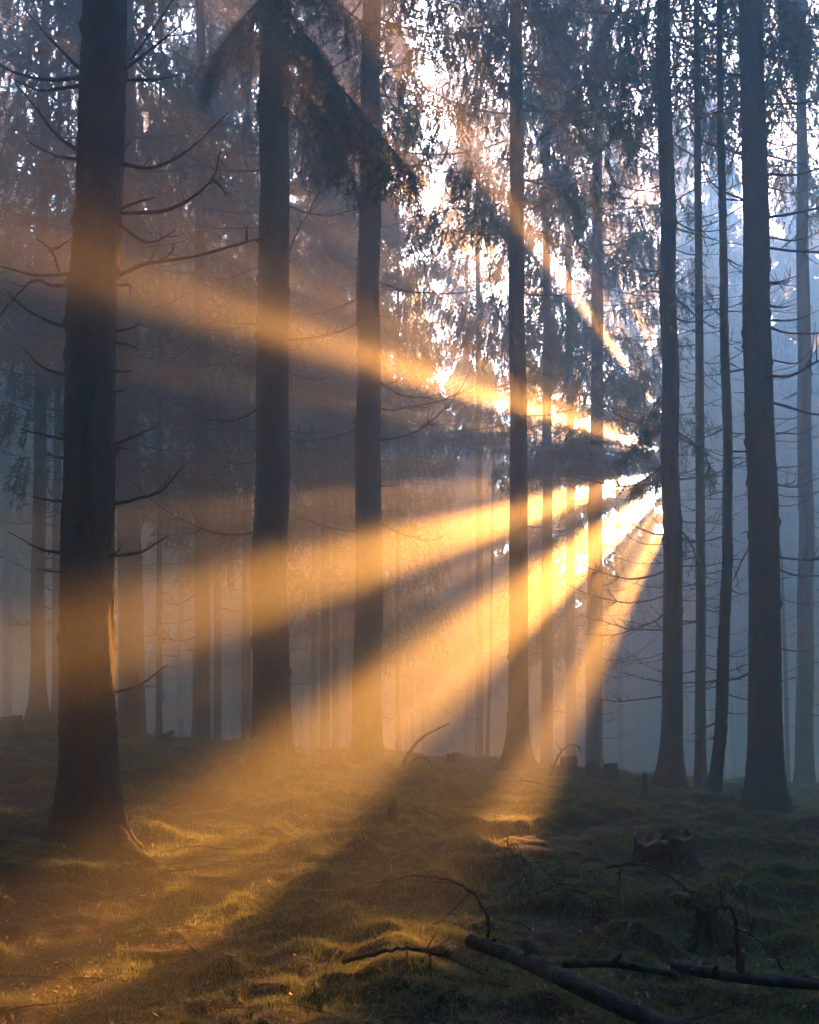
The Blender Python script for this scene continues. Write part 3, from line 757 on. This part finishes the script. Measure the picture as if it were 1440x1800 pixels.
def build_debris():
    rng = np.random.default_rng(90)
    stump(1000, 1362, 13.2, 27, 30, 'leftmost of the three small sawn stumps on the crest, greenest on top', rng)
    stump(1042, 1366, 13.0, 23, 27, 'middle one of the three small sawn stumps on the crest', rng)
    stump(1074, 1368, 12.8, 23, 27, 'darkest sawn stump of the three on the crest, nearest the flared trunk', rng)
    stump(20, 1280, 14.2, 34, 20, 'low mossy stump by the flared spruce at the far left', rng, True)
    stump(292, 1296, 14.0, 26, 16, 'low sawn stump beside the very thin pole on the left crest', rng, False, tilt=0.4)
    stump(797, 1350, 13.8, 22, 14, 'crumbled low stump on the crest left of the middle spruce', rng, True, jag=0.05)
    p = on_ground(1168, 1545); stump(1168, 1545, p[1], 96, 62, 'large old mossy stump with a wide rotten top in the dark right foreground', rng, True, flare=0.85, jag=0.06, tilt=0.16, name='mossy_stump')
    p = on_ground(1242, 1648); stump(1242, 1648, p[1], 34, 40, 'small dark mossy stump standing in front of the large mossy stump', rng, True, jag=0.05, name='mossy_stump')
    p = on_ground(690, 1462); stump(690, 1462, p[1], 15, 36, 'narrow jagged snag standing in the orange beam on the floor', rng, False, jag=0.12, name='broken_snag')
    p = on_ground(1134, 1396); stump(1134, 1396, p[1], 9, 26, 'small charred-looking snag left of the flared dark trunk', rng, False, jag=0.12, name='broken_snag')
    # logs in the foreground
    a = gp(828, 1680, 0.06); b = gp(1000, 1745, 0.04); c = gp(1230, 1850, 0.03)
    log([a, (a + b) / 2 + np.array([0, 0, 0.01]), b, c], 0.029, 0.033, 'thick grey fallen log slanting out of the bottom of the picture', rng, 3)
    a = gp(1180, 1722, 0.05); b = gp(1320, 1740, 0.04); c = gp(1500, 1752, 0.03)
    log([a, b, c], 0.024, 0.018, 'straight pale fallen log lying at the lower right edge', rng, 3)
    a = gp(990, 1712, 0.04); b = gp(1080, 1718, 0.05); c = gp(1190, 1728, 0.03)
    log([a, b, c], 0.018, 0.013, 'thin mossy fallen log between the thick grey log and the pale log', rng, 2, MOSSBARK)
    # arched twigs
    y0 = on_ground(858, 1655)[1]
    twig([at_depth(860, 1665, y0), at_depth(855, 1610, y0), at_depth(825, 1565, y0 + 0.1), at_depth(775, 1543, y0 + 0.2), at_depth(720, 1540, y0 + 0.3), at_depth(668, 1552, y0 + 0.4)], 0.009,
         'dark twig arching high over the sunlit moss, its foot at the thick grey log', rng, 5, 'arched_twig')
    y0 = on_ground(620, 1690)[1]
    twig([gp(600, 1695, 0.01), at_depth(650, 1678, y0), at_depth(715, 1668, y0 - 0.05), at_depth(780, 1682, y0 - 0.1), gp(850, 1722, 0.02)], 0.011,
         'long low dark branch bowed over the moss at bottom centre', rng, 5, 'fallen_branch')
    y0 = on_ground(706, 1352)[1]
    twig([at_depth(703, 1362, y0), at_depth(718, 1325, y0), at_depth(745, 1295, y0), at_depth(790, 1272, y0)], 0.035,
         'bare bent stick rising from the crest against the pale mist', rng, 0, 'bent_stick')
    twig([at_depth(715, 1352, y0), at_depth(735, 1331, y0), at_depth(755, 1338, y0), at_depth(760, 1358, y0)], 0.016,
         'small hoop of twig at the foot of the bare bent stick', rng, 0, 'arched_twig')
    y0 = on_ground(966, 1372)[1]
    twig([at_depth(962, 1385, y0), at_depth(974, 1345, y0), at_depth(990, 1318, y0), at_depth(1010, 1308, y0), at_depth(1022, 1322, y0)], 0.022,
         'hooked twig rising from brushwood beside the three small stumps', rng, 4, 'arched_twig')
    y0 = on_ground(1088, 1600)[1]
    twig([at_depth(1068, 1524, y0), at_depth(1110, 1518, y0), at_depth(1155, 1527, y0 - .05), at_depth(1200, 1558, y0 - .1), at_depth(1245, 1605, y0 - .2), gp(1275, 1640)], 0.009,
         'slender bowed twig in front of the large mossy stump', rng, 3, 'arched_twig')
    twig([at_depth(1090, 1520, y0), at_depth(1088, 1560, y0), at_depth(1088, 1608, y0)], 0.005, 'short upright twig hanging from the bowed twig by the mossy stump', rng, 0)
    y0 = on_ground(1300, 1705)[1]
    twig([at_depth(1300, 1712, y0), at_depth(1294, 1650, y0), at_depth(1290, 1605, y0), at_depth(1268, 1593, y0), at_depth(1240, 1612, y0)], 0.009,
         'snapped twig with a pale kinked top rising behind the pale log', rng, 3, 'arched_twig')
    y0 = on_ground(1376, 1700)[1]
    twig([at_depth(1378, 1708, y0), at_depth(1350, 1665, y0), at_depth(1310, 1640, y0), at_depth(1280, 1628, y0)], 0.006, 'thin bowed twig at the lower right behind the pale log', rng, 4, 'arched_twig')
    twig([gp(560, 1520, 0.02), gp(600, 1524, 0.05), gp(645, 1508, 0.07), gp(650, 1488, 0.03), gp(600, 1496, 0.04), gp(572, 1512, 0.02)], 0.006, 'curled pale twig looping on the orange-lit floor', rng, 0)
    twig([gp(870, 1390, 0.03), gp(920, 1384, 0.08), gp(990, 1396, 0.04), gp(1040, 1410, 0.02)], 0.016, 'dark stick lying across the bright moss right of the middle spruce', rng, 4, 'fallen_branch')
    # brushwood lying about: separate sticks, alike
    base = [dead_branch_mesh(rng, 0.6, 0.25 * rng.random(), int(rng.integers(0, 4)), 0.007, 'fallen_twig') for _ in range(6)]
    for i in range(210):
        py = 1385 + 400 * rng.random() ** 1.3; px = -20 + 1480 * rng.random()
        p = on_ground(px, py); z = gd(p[0], p[1])
        sc = 0.2 + 0.5 * rng.random() ** 1.5 * min(1.6, p[1] / 4)
        o = link('fallen_twig', base[i % 6], None, (p[0], p[1], z + 0.015), (rng.random() * 6, rng.normal(0, 0.15), rng.random() * 6.3), (sc, sc, sc))
        tag(o, 'small dry twig lying loose among the moss and needles of the forest floor', 'twig', 'loose twigs on the forest floor')

def build_cover():
    rng = np.random.default_rng(55)
    # moss
    N = 540000
    py = 1225 + 0; y = 2.4 * (16.5 / 2.4) ** (rng.random(N) ** 1.0); x = (rng.random(N) * 2 - 1) * (0.48 * y + 0.8)
    gm = fbm(x * 1.1 + 3, y * 1.1, 61, 4)
    hm = fbm(x * 2.1, y * 2.1, 21, 3)          # the hummocks carry most moss
    keep = (gm * 0.6 + hm * 0.7 + 0.16 * rng.random(N)) > 0.595
    x, y = x[keep], y[keep]; n = len(x); z = ground(x, y)
    # small cushion relief
    big = 0.35 + 0.65 * np.clip(y / 8, 0, 1.4)
    hgt = (0.008 + 0.022 * rng.random(n)) * (0.5 + 1.3 * fbm(x * 7, y * 7, 83, 2)) * big * 1.7; w = 0.0017 * big * (1.0 + 1.0 * rng.random(n))
    az = rng.random(n) * 2 * pi; ln = rng.random(n) * 1.0
    d = np.stack([np.cos(az) * ln, np.sin(az) * ln, np.ones(n)], 1); d /= np.linalg.norm(d, axis=1)[:, None]
    az2 = rng.random(n) * 2 * pi; s = np.stack([np.cos(az2), np.sin(az2), 0 * az2], 1)
    P = np.stack([x, y, z - 0.002 + 0.012 * (fbm(x * 22, y * 22, 71, 2) - 0.3)], 1)
    tri = np.stack([P - s * w[:, None], P + s * w[:, None], P + d * hgt[:, None]], 1)
    V = tri.reshape(-1, 3); o = link('moss', mesh_np('moss', V, np.arange(len(V)).reshape(-1, 3), MOSS, False))
    tag(o, 'green-gold cushions of moss covering the forest floor', 'moss', kind='stuff')
    # needle litter and bits of bark
    N = 130000
    y = 2.4 * (16.5 / 2.4) ** rng.random(N); x = (rng.random(N) * 2 - 1) * (0.48 * y + 0.8); z = ground(x, y)
    big = 0.6 + 0.5 * np.clip(y / 8, 0, 1.5)
    az = rng.random(N) * 2 * pi; l = (0.015 + 0.05 * rng.random(N) ** 3) * big; w = (0.0009 + 0.0016 * rng.random(N)) * big
    d = np.stack([np.cos(az), np.sin(az), rng.normal(0, 0.25, N)], 1); s = np.stack([-np.sin(az), np.cos(az), 0 * az], 1)
    P = np.stack([x, y, z + 0.004 + 0.008 * rng.random(N)], 1)
    a = P - s * w[:, None]; b = P + s * w[:, None]; c = P + d * l[:, None] + s * w[:, None]; e = P + d * l[:, None] - s * w[:, None]
    V = np.stack([a, b, c, e], 1).reshape(-1, 3)
    o = link('litter', mesh_np('litter', V, np.arange(len(V)).reshape(-1, 4), LITTER, False))
    tag(o, 'brown needles and bark crumbs strewn over the floor', 'litter', kind='stuff')
    # pale curled leaves / scales
    N = 6500
    y = 2.4 * (15 / 2.4) ** rng.random(N); x = (rng.random(N) * 2 - 1) * (0.48 * y + 0.8); z = ground(x, y) + 0.012
    az = rng.random(N) * 2 * pi; l = 0.007 + 0.022 * rng.random(N) ** 2; w = l * (0.15 + 0.2 * rng.random(N))
    tl = rng.normal(0, 0.6, N)
    d = np.stack([np.cos(az), np.sin(az), tl], 1); s = np.stack([-np.sin(az), np.cos(az), rng.normal(0, 0.4, N)], 1)
    P = np.stack([x, y, z], 1); up = np.array([0, 0, 1.0])
    m = P + d * (l / 2)[:, None]; e = P + d * l[:, None] + up * (l * 0.25)[:, None]
    V = np.stack([P, m - s * w[:, None] + up * (w * 0.6)[:, None], e, m + s * w[:, None] + up * (w * 0.6)[:, None]], 1).reshape(-1, 3)
    o = link('leaf_litter', mesh_np('leaf_litter', V, np.arange(len(V)).reshape(-1, 4), CHIP, False))
    tag(o, 'pale curled dry leaves and cone scales scattered on the moss', 'leaf litter', kind='stuff')

def fern_mesh(rng):
    LV = []; tubes = []
    for f in range(6):
        az = rng.random() * 2 * pi; L = 0.16 + 0.12 * rng.random(); q = np.linspace(0, 1, 8)
        P = np.stack([cos(az) * L * q, sin(az) * L * q, L * (0.7 * q - 0.75 * q ** 2)], 1)
        tubes.append(tube_np(P, 0.0015 * (1 - 0.6 * q), 3, cap=False))
        sd = np.array([-sin(az), cos(az), 0])
        for t in np.linspace(0.12, 0.97, 13):
            p = np.array([np.interp(t, q, P[:, c]) for c in range(3)]); w = L * 0.33 * (1 - t) ** 0.7 * min(1, t * 5) + 0.006
            for sg in (-1, 1):
                tip = p + sd * sg * w + np.array([cos(az), sin(az), -0.3]) * w * 0.35; dv = np.array([cos(az), sin(az), 0]) * 0.006
                LV.append([p - dv, p + dv, tip])
    V2, T2 = join(tubes); V1 = np.array(LV).reshape(-1, 3)
    V = np.concatenate([V1, V2]); T = np.concatenate([np.arange(len(V1)).reshape(-1, 3), T2 + len(V1)])
    return mesh_np('fern', V, T, FERN, False)

def build_ferns():
    rng = np.random.default_rng(66); base = [fern_mesh(rng) for _ in range(5)]
    spots = [(1100, 1445), (1120, 1460), (1085, 1468), (1060, 1478), (1010, 1480), (1035, 1495), (985, 1500), (1130, 1440), (960, 1488), (940, 1470), (1180, 1425), (1015, 1515),
             (1100, 1485), (1070, 1450), (380, 1440), (355, 1425), (40, 1435), (25, 1428), (300, 1415), (1250, 1478), (1270, 1470), (1210, 1600), (640, 1480), (500, 1470)]
    for i, (px, py) in enumerate(spots):
        p = on_ground(px, py); sc = 0.8 + 0.6 * rng.random()
        o = link('fern', base[i % 5], None, (p[0], p[1], gd(p[0], p[1])), (0, 0, rng.random() * 6), (sc, sc, sc))
        tag(o, 'small low fern growing out of the mossy floor', 'fern', 'small ferns on the mossy floor')

# ------------------------------------------------------------------ build
def _tm(seed):
    rng = np.random.default_rng(seed)
    return trunk_mesh(lambda z: (0.05 * sin(z * 0.3 + seed), 0.05 * cos(z * 0.27 + seed)), 0.2, 23.5, rng, n=14, fine=10, dz=0.25, flare=0.4, flare_h=0.3, knobs=0)
TRUNKS = [_tm(i) for i in range(4)]

p = on_ground(810, 1500); MOUNDS.append((p[0], p[1], 0.42, 0.14))
p = on_ground(600, 1600); MOUNDS.append((p[0], p[1], 0.3, 0.05))
p = on_ground(700, 1700); MOUNDS.append((p[0], p[1], 0.16, 0.07))
p = on_ground(1010, 1385); MOUNDS.append((p[0], p[1], 0.5, 0.10))
haze()
build_ground()
build_front_trees()
build_back_forest()
build_surrounding_forest()
build_shading_ring()
build_debris()
build_cover()
build_ferns()
